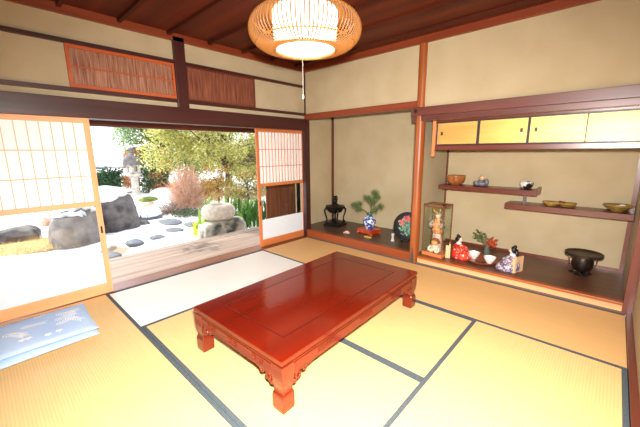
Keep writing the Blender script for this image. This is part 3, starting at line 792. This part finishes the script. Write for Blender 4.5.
t = thing('tea_bowl', 'small black and white tea bowl near the right end of the upper shelf', 'bowl', (-.745, 4.41, U), .3)
MB().lathe([(.03,0),(.034,.008),(.06,.03),(.072,.065),(.068,.088),(.064,.088),(.062,.06),(.001,.02)], 28).build('body', mat('black white glaze', (226,222,216), .2, (40,34,36), 7, amount=(.5,.53)), t, smooth=True)
dish_m = mat('ochre glaze', (176,142,70), .3, (140,106,46), 16)
t = thing('leaf_dish', 'ochre double-lobed dish on the lower shelf, left of the other dish', 'dish', (-.41, 4.40, Lw))
d = MB()
for s_ in (-1,1):
    d.lathe([(.04,0),(.05,.006),(.072,.03),(.082,.05),(.078,.05),(.06,.026),(.001,.014)], 24, c=(s_*.072,0,0), sx=1.08, sy=.9)
d.build('body', dish_m, t, smooth=True)
MB().tube([(.0,-.03,.02),(.005,0,.055),(.0,.03,.03)], .012, 8).ell((.03,.0,.05),(.025,.02,.012)).build('red_knob', mat('dark red glaze', (120,44,30), .3), t, smooth=True)
t = thing('oval_dish', 'ochre boat-shaped oval dish at the right end of the lower shelf', 'dish', (.075, 4.40, Lw), .1)
MB().lathe([(.045,0),(.05,.008),(.08,.03),(.118,.06),(.125,.075),(.118,.074),(.075,.034),(.001,.018)], 32, sy=.8).build('body', mat('olive ochre glaze', (160,132,72), .28, (128,98,44), 16), t, smooth=True)
MB().ell((.03,0,.06),(.03,.02,.018)).ell((-.01,.01,.05),(.02,.02,.016)).build('contents', white_porc, t, smooth=True)

# ------------------------------------------------------------------ veranda
v = MB()
for k in range(9):
    x = -4.93+.119*k; v.box(x, x+.116, -1.4, 5.0, -.06, -.02)
struct('floor_veranda', v, deck_m, 'weathered wooden veranda boards outside the sill', 'floor')
struct('trim_30', MB().box(-4.98, -4.90, -1.4, 5.0, 1.735, 1.83), brn['y'], 'outer veranda beam seen under the wide dark lintel', 'beam')
struct('wall_veranda_top', MB().box(-4.96, -4.92, -1.4, 5.0, 1.83, 2.3), dk['y'])
struct('ceiling_veranda', MB().box(-5.5, -3.72, -1.4, 5.0, 2.2, 2.26), dk['y'])
struct('trim_31', MB().box(-4.98, -4.88, -1.4, 5.0, -.5, -.06), dk['y'])
sh = MB()
for k in range(11):
    y = 3.74+.115*k; sh.box(-4.90, -4.87+.008*(k % 2), y, y+.112, -.02, 1.80)
sh.box(-4.875, -4.855, 3.74, 5.0, .62, .67).box(-4.875, -4.855, 3.74, 5.0, 1.1, 1.15)
struct('wall_shutter', sh, wood('shutter board', (150,92,62), (112,64,42), 'z', .5), 'brown vertical shutter boards behind the right sliding screen', 'wall')
struct('wall_veranda_end', MB().box(-4.9, -3.9, 5.0, 5.08, -.1, 2.3), wood('end board', (150,92,62), (112,64,42), 'z', .5))
struct('wall_outer', MB().box(-4.02, -3.90, 3.72, 5.0, -.1, 2.3), plaster)

# ------------------------------------------------------------------ garden
def g(x): return -.42+.078*max(0, -5-x) if x > -16 else .44
def hn(x, y): return .035*math.sin(1.7*x+.6*y)+.03*math.sin(2.3*y-1.1*x+1)+.015*math.sin(5.1*x+3.7*y)
gm = MB(); nx, ny = 70, 80
vs = []
for i in range(nx+1):
    x = -4.85-(i/nx)**1.5*34
    for j in range(ny+1):
        y = -10+34*j/ny; vs.append((x, y, g(x)+hn(x, y)*min(1, (-4.85-x)/.7)))
gm.add(vs, [(i*(ny+1)+j, (i+1)*(ny+1)+j, (i+1)*(ny+1)+j+1, i*(ny+1)+j+1) for i in range(nx) for j in range(ny)])
ground_m = mat('snow over soil', (242,245,252), .7, (150,128,104), 1.1, amount=(.60,.68), bump=.3, bscale=6)
struct('ground', gm, ground_m, 'snow-covered garden ground', 'ground', smooth=True)

def rock(name, label, cat, c, r, m, seed, rough=.25, cap=0, group=None, sub=4, boxy=.8):
    import bmesh
    from mathutils import noise
    t = thing(name, label, cat, (c[0], c[1], g(c[0])-.04), 0, group)
    bm = bmesh.new(); bmesh.ops.create_icosphere(bm, subdivisions=sub, radius=1)
    o = Vector((seed*3.7, seed*1.3, seed*.7))
    for v in bm.verts:
        p = v.co.copy(); n = noise.fractal(p*1.1+o, 1, 2, 4)+.5*noise.noise(p*3+o)
        # chop facets
        q = p*(1+rough*n)
        q = Vector((math.copysign(abs(q.x)**boxy, q.x), math.copysign(abs(q.y)**boxy, q.y), math.copysign(abs(q.z)**(boxy-.05), q.z)))
        v.co = Vector((q.x*r[0], q.y*r[1], max(-.06, (q.z+.35)/1.35*r[2])))
    me = bpy.data.meshes.new('stone'); bm.to_mesh(me)
    me.materials.append(m)
    for p in me.polygons: p.use_smooth = True
    me.set_sharp_from_angle(angle=math.radians(35))
    ob = bpy.data.objects.new('stone', me); COL.objects.link(ob); ob.parent = t
    if cap:
        # snow lying on the upper faces
        cp = bmesh.new(); cp.from_mesh(me)
        zmax = max(v.co.z for v in cp.verts)
        dele = [f for f in cp.faces if f.normal.z < .35 or f.calc_center_median().z < zmax*cap]
        bmesh.ops.delete(cp, geom=dele, context='FACES')
        for v in cp.verts: v.co.z += .012
        res = bmesh.ops.extrude_face_region(cp, geom=list(cp.faces))
        for e in res['geom']:
            if isinstance(e, bmesh.types.BMVert): e.co.z += .05; e.co.x *= .97; e.co.y *= .97
        m2 = bpy.data.meshes.new('snow_cap'); cp.to_mesh(m2); cp.free(); m2.materials.append(snow_m)
        for p in m2.polygons: p.use_smooth = True
        o2 = bpy.data.objects.new('snow_cap', m2); COL.objects.link(o2); o2.parent = t
    bm.free()
    return t
bt = rock('boulder', 'large grey snow-capped boulder right of the left sliding screen', 'rock', (-7.75, 1.90), (.46,.39,.86), stone_m, 1)
sc_ = MB(); sc_.ell((.06,-.14,.84), (.38,.27,.14), 24, 12).ell((.04,.04,.82), (.34,.22,.12), 20, 10).ell((.22,-.16,.74), (.2,.22,.12), 20, 10).build('snow_cap', snow_m, bt, smooth=True)
rock('boulder', 'grey boulder seen through the glass of the left sliding screen', 'rock', (-7.25, 1.13), (.36,.40,.72), mat('warm grey rock', (150,144,142), .85, (112,106,104), 5, bump=.5, bscale=9), 2, cap=.75)
rock('boulder', 'low mossy grey rock at the far left behind the glass', 'rock', (-8.25, .38), (.3,.34,.24), stone_m, 3)
rock('boulder', 'low flat rock lying in snow below the stone lantern', 'rock', (-8.2, 2.72), (.28,.27,.16), slab_m, 4, cap=.6)
rock('boulder', 'low dark rock in the snow beside the big boulder', 'rock', (-7.6, 2.35), (.16,.18,.16), stone_m, 14)
for i, (x, y, rx, ry, lb) in enumerate([
    (-6.10, 1.36, .20, .15, 'dark stepping stone against the left screen edge'),
    (-5.72, 1.55, .26, .20, 'long flat stepping stone touching the veranda near the left screen'),
    (-6.55, 1.86, .19, .15, 'half-buried stepping stone, third from the left screen'),
    (-6.58, 2.28, .17, .15, 'small grey stepping stone in the middle of the snow path'),
    (-6.85, 2.72, .26, .20, 'broad grey stepping stone in the middle of the snow path'),
    (-7.02, 3.22, .26, .18, 'grey stepping stone close to the water basin rocks'),
    (-7.55, 2.90, .36, .26, 'largest bluish stepping slab further back on the snow path')]):
    rock('stepping_stone', lb, 'stepping stone', (x, y), (rx, ry, .11), slab_m, 20+i, .12, group='stepping stones through the snow', sub=3)
# supports of the water basin
rock('boulder', 'pale and dark lichen rock under the left of the stone basin', 'rock', (-5.62, 2.99), (.22,.27,.47), stone_mix, 6, boxy=.55)
rock('boulder', 'dark rock under the right of the stone basin', 'rock', (-5.80, 3.50), (.28,.24,.45), stone_mix, 7, boxy=.55)
t = thing('water_basin', 'round pale granite water basin resting on rocks by the veranda', 'basin', (-5.78, 3.22, .04))
MB().lathe([(.16,.0),(.25,.03),(.325,.10),(.345,.18),(.325,.26),(.27,.315),(.20,.335),(.17,.325),(.15,.26),(.14,.22)], 40, sx=.9).build('body', stone_pale, t, smooth=True)
MB().lathe([(.001,.285),(.165,.285)], 32, sx=.9).build('water', mat('dark water', (60,66,66), .05), t)

def stone_lantern(x, y, s, label, snow):
    t = thing('stone_lantern', label, 'lantern', (x, y, g(x)-.12), .3)
    k = s
    def P(pr): return [(r*k*.84, z*k) for r, z in pr]
    MB().lathe(P([(.24,0),(.24,.06),(.17,.12)]), 6).build('base', lantern_m, t, bevel=.01)
    MB().lathe(P([(.15,.10),(.125,.14),(.12,.36),(.14,.38),(.14,.42),(.12,.44),(.125,.66),(.15,.70)]), 20).build('post', lantern_m, t, smooth=True, auto=40)
    MB().lathe(P([(.15,.70),(.26,.76),(.27,.80),(.2,.82)]), 6).build('platform', lantern_m, t, bevel=.008)
    fb = MB(); a = .14*k
    for sx in (-1,1):
        for sy in (-1,1): fb.box(*sorted((sx*a, sx*(a-.07*k))), *sorted((sy*a, sy*(a-.07*k))), .82*k, 1.08*k)
    fb.box(-a,a,-a,a,.82*k,.87*k).box(-a,a,-a,a,1.03*k,1.09*k)
    fb.build('fire_box', lantern_m, t, bevel=.006)
    MB().lathe(P([(.2,1.08),(.30,1.085),(.31,1.12),(.285,1.22),(.23,1.32),(.13,1.40),(.05,1.43)]), 24).build('cap', lantern_dark, t, smooth=True, auto=45)
    MB().lathe(P([(.05,1.42),(.075,1.45),(.06,1.48),(.085,1.52),(.06,1.57),(.002,1.61)]), 16).build('finial', lantern_dark, t, smooth=True)
    if snow:
        MB().lathe(P([(.30,1.14),(.34,1.16),(.30,1.27),(.2,1.40),(.08,1.50),(.002,1.55)]), 20).build('snow_cap', snow_m, t, smooth=True)
stone_lantern(-10.98, 3.34, 1.03, 'grey stone lantern standing in the snowy garden', False)
stone_lantern(-9.8, 5.62, .62, 'small snow-capped stone lantern half hidden by leaves', True)

# ---- plants
def leaves(clusters, n, size, up=.3):
    """n leaf blades spread over ellipsoid clusters, one mesh"""
    tot = sum(c[3]*c[4]*c[5] for c in clusters); V = []; F = []
    for c in clusters:
        k = max(8, int(n*c[3]*c[4]*c[5]/tot))
        d = rng.normal(size=(k,3)); d /= np.linalg.norm(d, axis=1)[:,None]
        rad = rng.random(k)**.45
        p = np.array(c[:3]) + d*rad[:,None]*np.array(c[3:6])
        a = rng.normal(size=(k,3)); a[:,2] *= .7; a /= np.linalg.norm(a, axis=1)[:,None]
        b = np.cross(a, rng.normal(size=(k,3))); b /= np.linalg.norm(b, axis=1)[:,None]
        ln = size*(.6+.8*rng.random(k))[:,None]; w = ln*.32
        q = np.stack([p, p+a*ln*.5+b*w, p+a*ln, p+a*ln*.5-b*w], 1)
        o = len(V); V += [tuple(x) for x in q.reshape(-1,3)]
        F += [(o+4*i, o+4*i+1, o+4*i+2, o+4*i+3) for i in range(k)]
    m = MB(); m.v = V; m.f = F
    return m
def build_leaves(mb, name, m, parent):
    me = bpy.data.meshes.new(name); me.from_pydata(mb.v, [], mb.f); me.update(); me.materials.append(m)
    o = bpy.data.objects.new(name, me); COL.objects.link(o); o.parent = parent
    return o
def tree(name, label, cat, base, trunk, clusters, n, size, cols, transl=.4, tm=None, group=None, branches=True, cover=.35):
    t = thing(name, label, cat, (base[0], base[1], g(base[0])-.05), 0, group)
    b = MB(); hgt, r = trunk
    b.tube([(0,0,0),(.05,.02,hgt*.35),(-.03,.06,hgt*.7),(.02,.03,hgt)], [r*1.2,r,r*.8,r*.55], 8)
    if branches:
        for c in clusters:
            s_ = Vector((0,.04,hgt*random.uniform(.45,.95))); e = Vector(c[:3])
            mid = (s_+e)/2+Vector((random.uniform(-.1,.1), random.uniform(-.1,.1), .08))
            b.tube([s_, mid, e], [r*.5, r*.3, r*.12], 5)
            for q in range(5):
                d = Vector((rng.normal(), rng.normal(), rng.normal())).normalized()
                b.tube([mid.lerp(e, random.random()), e+Vector((d.x*c[3], d.y*c[4], d.z*c[5]))*.8], [r*.14, r*.05], 4)
    b.build('trunk', tm or bark_m, t, smooth=True)
    build_leaves(leaves(clusters, n, size), 'foliage', leafmat(label[:30], cols, transl), t)
    return t
def blob(cx, cy, cz, n, sp, r):
    return [(cx+random.uniform(-1,1)*sp[0], cy+random.uniform(-1,1)*sp[1], cz+random.uniform(-1,1)*sp[2], r*random.uniform(.7,1.2), r*random.uniform(.7,1.2), r*random.uniform(.5,.9)) for _ in range(n)]
tree('yellow_leaf_tree', 'wide tree with yellow-green leaves filling the right of the doorway', 'tree', (-8.6, 5.1), (2.3, .05),
     blob(0, -.1, 2.1, 30, (.8,1.6,.8), .5)+blob(-.2, .7, 1.3, 20, (.5,1.2,.4), .4)+blob(.75, -2.2, 3.5, 15, (1.0,1.8,.35), .36), 34000, .062, [(170,176,92),(206,204,116),(226,220,160),(140,158,80),(216,188,112)], .4)  # last cluster group: unseen overhead limb, added to dapple the veranda
tree('pine_tree', 'tall green tree behind the stone lantern under the lintel', 'tree', (-11.8, 4.6), (2.3, .09),
     blob(0, -.1, 2.1, 20, (.6,1.0,.9), .5), 12000, .075, [(116,146,96),(148,174,124),(184,202,156)], .3)
tree('camellia_bush', 'dark green leafy bush right of the stone lantern', 'bush', (-11.4, 4.12), (.9, .04),
     blob(0, 0, .8, 16, (.3,.4,.6), .3), 5000, .075, [(52,84,54),(90,120,80),(140,160,130)], .15)
tree('orange_shrub', 'bare orange-tan shrub around the stone lantern', 'bush', (-12.0, 3.75), (1.0, .03),
     blob(.2, -.25, .75, 9, (.3,.25,.6), .26)+blob(.9, .45, .75, 9, (.2,.2,.6), .26), 9000, .05, [(206,140,84),(216,164,110),(186,112,66),(226,190,140)], .4)
tree('autumn_shrub', 'orange and yellow leafy shrub behind the red-brown twig bush', 'bush', (-8.3, 4.62), (.8, .03),
     blob(0, 0, .75, 12, (.25,.3,.4), .25), 3600, .05, [(226,180,96),(216,160,96),(226,200,130),(170,170,90)], .4)
t = thing('clipped_hedge', 'dense dark green clipped hedge with snow along its top', 'hedge', (-11.7, 2.1, g(-11.7)-.05))
cl = [(random.uniform(-.25,.25), -1.0+1.9*k/11, z, .28,.26,.22) for k in range(12) for z in (.15,.45,.72)]
build_leaves(leaves(cl, 6500, .07), 'foliage', leafmat('hedge leaves', [(38,74,44),(60,98,60),(84,120,78)], .1), t)
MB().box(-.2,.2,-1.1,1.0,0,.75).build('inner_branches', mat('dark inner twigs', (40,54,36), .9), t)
s = MB()
for k in range(18):
    s.ell((random.uniform(-.12,.12), -1.05+2.1*k/17, .97+random.uniform(-.02,.05)), (.26,.2,.11), 12, 7)
s.build('snow_cap', snow_m, t, smooth=True)
def twig_bush(base, R, H, n, m, label, name, thick=.006, spread=1.0, foliage=None):
    t = thing(name, label, 'bush', (base[0], base[1], g(base[0])-.04))
    b = MB()
    for k in range(n):
        w = random.uniform(0,2*PI); el = math.acos(random.uniform(.05,1))*spread
        d = Vector((math.sin(el)*math.cos(w), math.sin(el)*math.sin(w), math.cos(el)))
        L_ = random.uniform(.75,1.05); o = Vector((random.gauss(0,.05), random.gauss(0,.05), 0))
        tip = o+Vector((d.x*R, d.y*R, d.z*H))*L_
        mid = o+Vector((d.x*R*.45, d.y*R*.45, d.z*H*.6))*L_
        b.tube([o, mid, tip], [thick, thick*.7, thick*.35], 3, cap=False)
        for q in range(4):
            f0 = mid.lerp(tip, random.uniform(.1,.9)); e = f0+Vector((random.gauss(0,.08), random.gauss(0,.08), random.uniform(.02,.14)))*R*1.5
            b.tube([f0, e], [thick*.5, thick*.25], 3, cap=False)
    b.build('twigs', m, t)
    if foliage:
        build_leaves(leaves(foliage[0], foliage[1], foliage[2]), 'foliage', foliage[3], t)
    return t
twig_bush((-8.7, 3.96), .62, 1.36, 620, twig_m, 'round red-brown bush of bare twigs left of the water basin', 'twig_bush', .007,
          foliage=([(0,0,.72,.5,.5,.55)], 2600, .03, leafmat('bush buds', [(236,196,166),(222,174,146),(240,216,192)], .4)))
twig_bush((-8.45, 3.3), .55, .34, 170, dry_m, 'low dry scrub with grey-brown twigs in front of the snow mound', 'dry_scrub', .006, 1.15)
twig_bush((-8.0, 3.55), .45, .26, 60, dry_m, 'low dark green scrub at the foot of the red-brown bush', 'green_scrub', .005, 1.15,
          foliage=([(0,0,.1,.4,.45,.1)], 700, .05, leafmat('scrub leaves', [(60,88,52),(96,120,76)], .2)))
twig_bush((-8.9, .95), .42, .5, 130, twig_m, 'small red-brown twig bush seen through the glass of the left screen', 'twig_bush', .005)
t = thing('dry_grass', 'patch of tan dry grass seen through the left screen glass', 'grass', (-7.5, .35, g(-7.5))); t['kind'] = 'stuff'
dg = MB()
for k in range(2600):
    p = Vector((random.gauss(0,.22), random.gauss(0,.42), .0)); d = Vector((random.gauss(0,.05), random.gauss(0,.05), random.uniform(.03,.09)))
    dg.add([p+Vector((.006,.006,0)), p-Vector((.006,.006,0)), p+d], [(0,1,2)])
MB().ell((0,0,-.02),(.5,.95,.075),20,8).build('turf', mat('tan turf', (190,164,116), .95, (160,136,92), 12, bump=.5), t, smooth=True)
build_leaves(dg, 'blades', leafmat('dry grass blades', [(206,180,126),(180,150,96)], .3), t)
t = thing('moss_mound', 'bright green moss mound below the stone lantern', 'moss', (-10.25, 3.42, g(-10.25)))
MB().ell((0,0,0),(.22,.28,.11),20,10).build('cushion', mat('moss', (132,142,66), .95, (100,112,50), 8, bump=.8, bscale=40), t, smooth=True)
for x, y, rx, ry, rz_, lb in ((-10.7, 4.05, .4,.45,.26,'rounded snow mound right of the stone lantern'), (-8.9, 2.6, .45,.5,.16,'low snow mound behind the big boulder')):
    tag(MB().ell((0,0,0),(rx,ry,rz_),22,12).build('snow_mound', snow_m, smooth=True, loc=(x,y,g(x))), lb, 'snow mound', 'snow mounds in the garden')
def strap_plant(base, n, H, label, cols, sp):
    t = thing('strap_leaf_plant', label, 'plant', (base[0], base[1], g(base[0])-.03), 0, 'broad-leaved plants around the basin')
    m = MB()
    for k in range(n):
        o = Vector((random.uniform(-1,1)*sp[0], random.uniform(-1,1)*sp[1], 0)); w = random.uniform(0, 2*PI)
        d = Vector((math.cos(w), math.sin(w), 0)); s_ = Vector((-d.y, d.x, 0)); h = H*random.uniform(.6,1.1); out = random.uniform(.08,.4)*H
        vs = []
        for i in range(7):
            u = i/6; p = o+d*out*u**2.0+Vector((0,0,h*(u-.22*u**3))); wd = .035*math.sin(PI*min(.97,.12+.85*u))
            vs += [p+s_*wd, p-s_*wd]
        m.add(vs, [(2*i,2*i+1,2*i+3,2*i+2) for i in range(6)])
    build_leaves(m, 'blades', leafmat(label[:30], cols, .35), t)
strap_plant((-6.25, 4.1), 90, .85, 'upright dark green strap-leaved plant right of the water basin', [(40,80,30),(70,116,44),(110,150,66),(30,62,28)], (.35,.5))
strap_plant((-6.6, 3.62), 40, .95, 'bright green strap-leaved plant behind the water basin', [(80,126,46),(140,176,80),(60,104,44)], (.2,.35))
strap_plant((-6.25, 2.98), 14, .5, 'small yellow-green plant left of the water basin', [(200,210,80),(150,180,60)], (.1,.1))
tree('rear_evergreen', 'green evergreen bush behind the yellow tree on the right', 'tree', (-11.5, 7.0), (1.8, .08),
     blob(0, -.6, 1.4, 30, (.7,2.4,1.0), .55), 12000, .09, [(100,130,60),(150,170,80),(190,196,110)], .3)
tree('rear_shrub', 'tan and green shrub beyond the small snow-capped lantern', 'bush', (-7.9, 5.35), (.8, .03),
     blob(0, .1, .6, 16, (.3,.75,.45), .3), 5000, .06, [(150,150,80),(206,176,110),(120,140,70),(226,190,130)], .35)

# ------------------------------------------------------------------ light
W = bpy.data.worlds.new('sky'); sc.world = W; W.use_nodes = True
bg = W.node_tree.nodes['Background']; bg.inputs['Color'].default_value = (.90,.95,1,1); bg.inputs['Strength'].default_value = 1.8
def light(name, kind, loc, energy, color, **k):
    d = bpy.data.lights.new(name, kind); d.energy = energy; d.color = color
    for a, v in k.items(): setattr(d, a, v)
    o = bpy.data.objects.new(name, d); COL.objects.link(o); o.location = loc
    return o
s = light('sun', 'SUN', (-20,-6,20), 4.2, (1,.94,.84), angle=math.radians(.6))
s.rotation_euler = Vector((.66,.16,-.78)).to_track_quat('-Z','Y').to_euler()
fl_ = light('camera_flash', 'SPOT', (.03,.03,1.56), 680, (1,.96,.91), shadow_soft_size=.045, spot_size=math.radians(138), spot_blend=1)
fl_.rotation_euler = Vector((-.57,.66,-.49)).to_track_quat('-Z','Y').to_euler()
light('lamp_bulb', 'POINT', (-1.71,1.71,2.14), .6, (1,.86,.66), shadow_soft_size=.06)
sc.view_settings.view_transform = 'Standard'; sc.view_settings.look = 'None'
sc.view_settings.exposure = 0.7; sc.view_settings.gamma = 1; sc.view_settings.use_curve_mapping = False
sc.cycles.max_bounces = 10; sc.cycles.diffuse_bounces = 5; sc.cycles.transparent_max_bounces = 16
sc.cycles.sample_clamp_indirect = 6
sc.cycles.use_denoising = True
